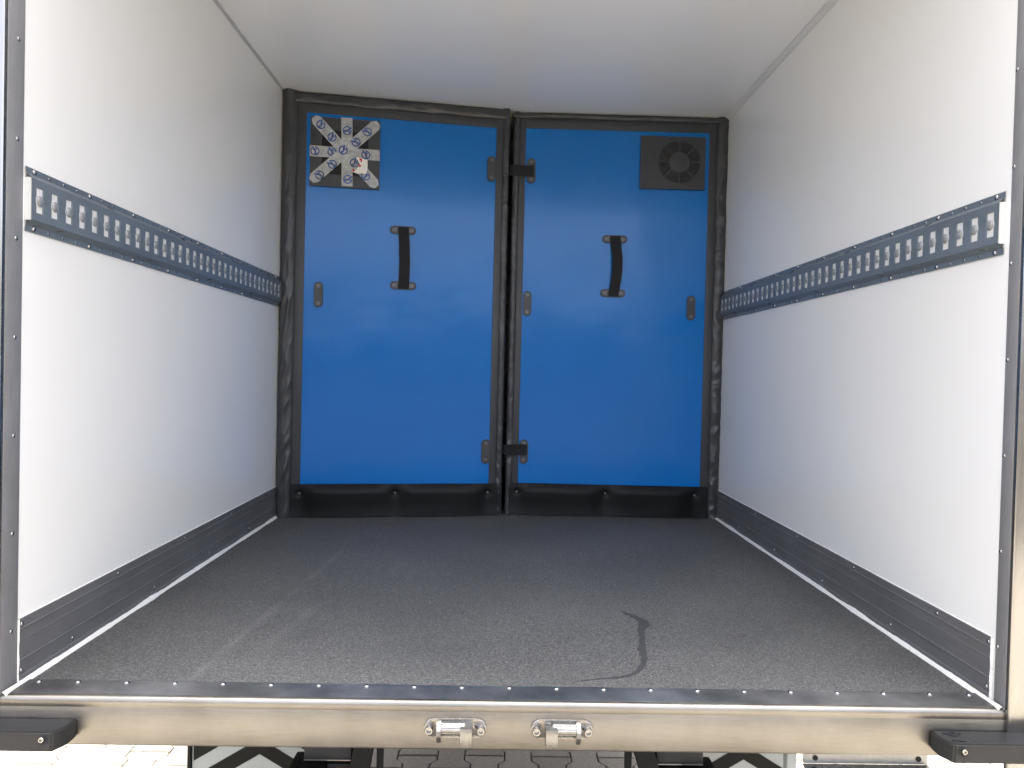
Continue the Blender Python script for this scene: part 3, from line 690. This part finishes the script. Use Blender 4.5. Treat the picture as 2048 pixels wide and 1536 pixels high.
def bracket(s):
    side = 'left' if s < 0 else 'right'
    t = T('underrun_bracket', f'dark steel bracket with slanted arm beside the {side} chevron board', 'bracket', (s*.4, 1.75, .6), 'steel brackets under the sill')
    y = 1.75
    bm = NB(); x0, x1 = sorted((s*.504, s*.385)); box(bm, (x0, y, .6575), (x1, y+.10, .80), .003, 2); hb = P('housing', bm, 'darkgrey', t)
    bm = NB(); box(bm, (x0+.001, y-.0035, .6565), (x1-.001, y-.0005, .6605), .001, 1); P('bright_edge', bm, 'zinc', t)
    bm = NB(); x0, x1 = sorted((s*.535, s*.449)); box(bm, (x0, y-.03, .50), (x1, y+.05, .653), .006, 2); P('lower_housing', bm, 'black', t)
    bm = NB(); x0, x1 = sorted((s*.445, s*.372)); box(bm, (x0, y-.01, .52), (x1, y+.06, .6535), .005, 2); P('inner_housing', bm, 'black', t)
    bm = NB(); prism(bm, [(s*.372, y-.02, .72), (s*.326, y-.02, .72), (s*.352, y-.02, .56), (s*.402, y-.02, .56)] if s < 0 else [(s*.318, y-.02, .72), (s*.368, y-.02, .72), (s*.412, y-.02, .58), (s*.360, y-.02, .58)], (0, .05, 0)); P('slanted_arm', bm, 'black', t)
    bm = NB(); x0, x1 = sorted((s*.322, s*.308)); box(bm, (x0, y, .45), (x1, y+.03, .80), .002, 1); P('post', bm, 'black', t)
bracket(-1); bracket(1)
t = T('galvanised_step', 'pale galvanised plate with bolt holes under the right end of the sill', 'galvanised plate', (.84, 1.6, .74))
bm = NB(); box(bm, (.692, 1.6, .7475), (.984, 1.604, .86), .001, 1); P('upright_plate', bm, 'zinc', t)
bm = NB(); prism(bm, [(.690, 1.575, .7455), (.984, 1.575, .7455), (.984, 1.6, .7475), (.690, 1.6, .7475)], (0, 0, -.003)); P('folded_lip', bm, 'cast', t)
for x in (.719, .962):
    bm = NB(); lathe(bm, [(.0062, .0008), (.0062, .0016), (.0045, .0016), (.0035, .0008), (0, .0008)], '-y', (x, 1.6, .761), 14); P('bolt_hole', bm, 'dark', t)
t = tag(P('support_post', box(NB(), (.654, 1.60, .60), (.676, 1.625, .86), .003, 2), 'white_board'), 'pale painted post beside the galvanised plate under the sill', 'post')
t = T('rear_axle', 'black rear axle with round differential under the cargo box', 'axle', (0, 2.42, .48))
bm = NB(); lathe(bm, [(0, -.13), (.05, -.125), (.09, -.09), (.11, 0), (.09, .09), (.05, .125), (0, .13)], '-y', (-.008, 2.40, .478), 24); P('differential', bm, 'black', t)
bm = NB(); lathe(bm, [(.045, -.95), (.045, .95)], 'x', (0, 2.42, .49), 18); P('axle_tube', bm, 'black', t)
for s in (-1, 1):
    bm = NB(); lathe(bm, [(.19, -.1), (.33, -.095), (.35, -.07), (.35, .07), (.33, .095), (.19, .1), (.19, -.1)], 'x', (s*.80, 2.42, .352), 36); w = P('wheel', bm, 'tyre', t)
    bm = NB(); lathe(bm, [(.189, -.08), (.189, .08), (.12, .05), (0, .05)], 'x' if s > 0 else '-x', (s*.80, 2.42, .352), 30); P('rim', bm, 'darkgrey', w)
for s in (-1, 1):
    tag(P('chassis_beam', box(NB(), (s*.40, 1.9, .74), (s*.47, 5.1, .858), .004, 1), 'black'), f'black steel chassis beam along the {"left" if s < 0 else "right"} underside of the box', 'chassis beam', 'chassis beams under the box')

# ------------------------------------------------------------------ ground and pavers
bm = NB(); bmesh.ops.create_grid(bm, x_segments=1, y_segments=1, size=300, matrix=Matrix.Translation((0, 0, -.012))); S(P('ground', bm, 'ground', smooth=False))
pvr = bpy.data.objects.new('pavement', None); COL.objects.link(pvr); pvr['kind'] = 'structure'; pvr['label'] = 'beige interlocking paver pavement'; LOC['pavement'] = Vector()
CW, PL, DO, GAP = .142, .2, .0135, .0019
def paver_outline():
    ts = [(0, 1), (.035, 1), (.065, -1), (.135, -1), (.165, 1), (.2, 1)]
    r = [(CW/2+DO*s_, y) for y, s_ in ts]; l = [(-CW/2-DO*s_, y) for y, s_ in ts][::-1]
    return r+l
def add_paver(bm, ox, oy, dz):
    o_ = paver_outline(); n = len(o_)
    def ring(e, z): return [bm.verts.new((ox+x-math.copysign(e, x), oy+(y-.1)*(1-2*e/.2)+.1, z+dz)) for x, y in o_]
    r0, r1, r2_ = ring(GAP, -.03), ring(GAP, -.005), ring(GAP+.0045, 0)
    for a, b in ((r0, r1), (r1, r2_)):
        for i in range(n): bm.faces.new((a[i], a[(i+1) % n], b[(i+1) % n], b[i]))
    # top as three convex pieces
    t_ = r2_
    bm.faces.new((t_[0], t_[1], t_[10], t_[11])); bm.faces.new((t_[1], t_[2], t_[9], t_[10])); bm.faces.new((t_[2], t_[3], t_[8], t_[9])); bm.faces.new((t_[3], t_[4], t_[7], t_[8])); bm.faces.new((t_[4], t_[5], t_[6], t_[7]))
cells = []
for k in range(-44, 45):
    for j in range(-28, 30):
        x = -.2716+CW*(k+.5); y = (2.97 if k % 2 else 3.07)+PL*j; cells.append((x, y))
cells.sort(key=lambda c: (abs(c[0])*.16)**2+(c[1]+.1-2.95)**2)
bm = NB(); add_paver(bm, 0, 0, 0); bmesh.ops.recalc_face_normals(bm, faces=bm.faces); PV = bpy.data.meshes.new('paver'); bm.to_mesh(PV); bm.free(); PV.materials.append(M['paver'])
for x, y in cells[:300]:
    o = I('paver', PV, (x, y, random.uniform(-.0022, .001)), pvr); o.rotation_euler = (random.uniform(-.006, .006), random.uniform(-.008, .008), random.uniform(-.004, .004))
bm = NB()
for x, y in cells[300:]: add_paver(bm, x, y, random.uniform(-.002, .001))
o = P('far_pavers', bm, 'paver', pvr, smooth=False); o['kind'] = 'stuff'
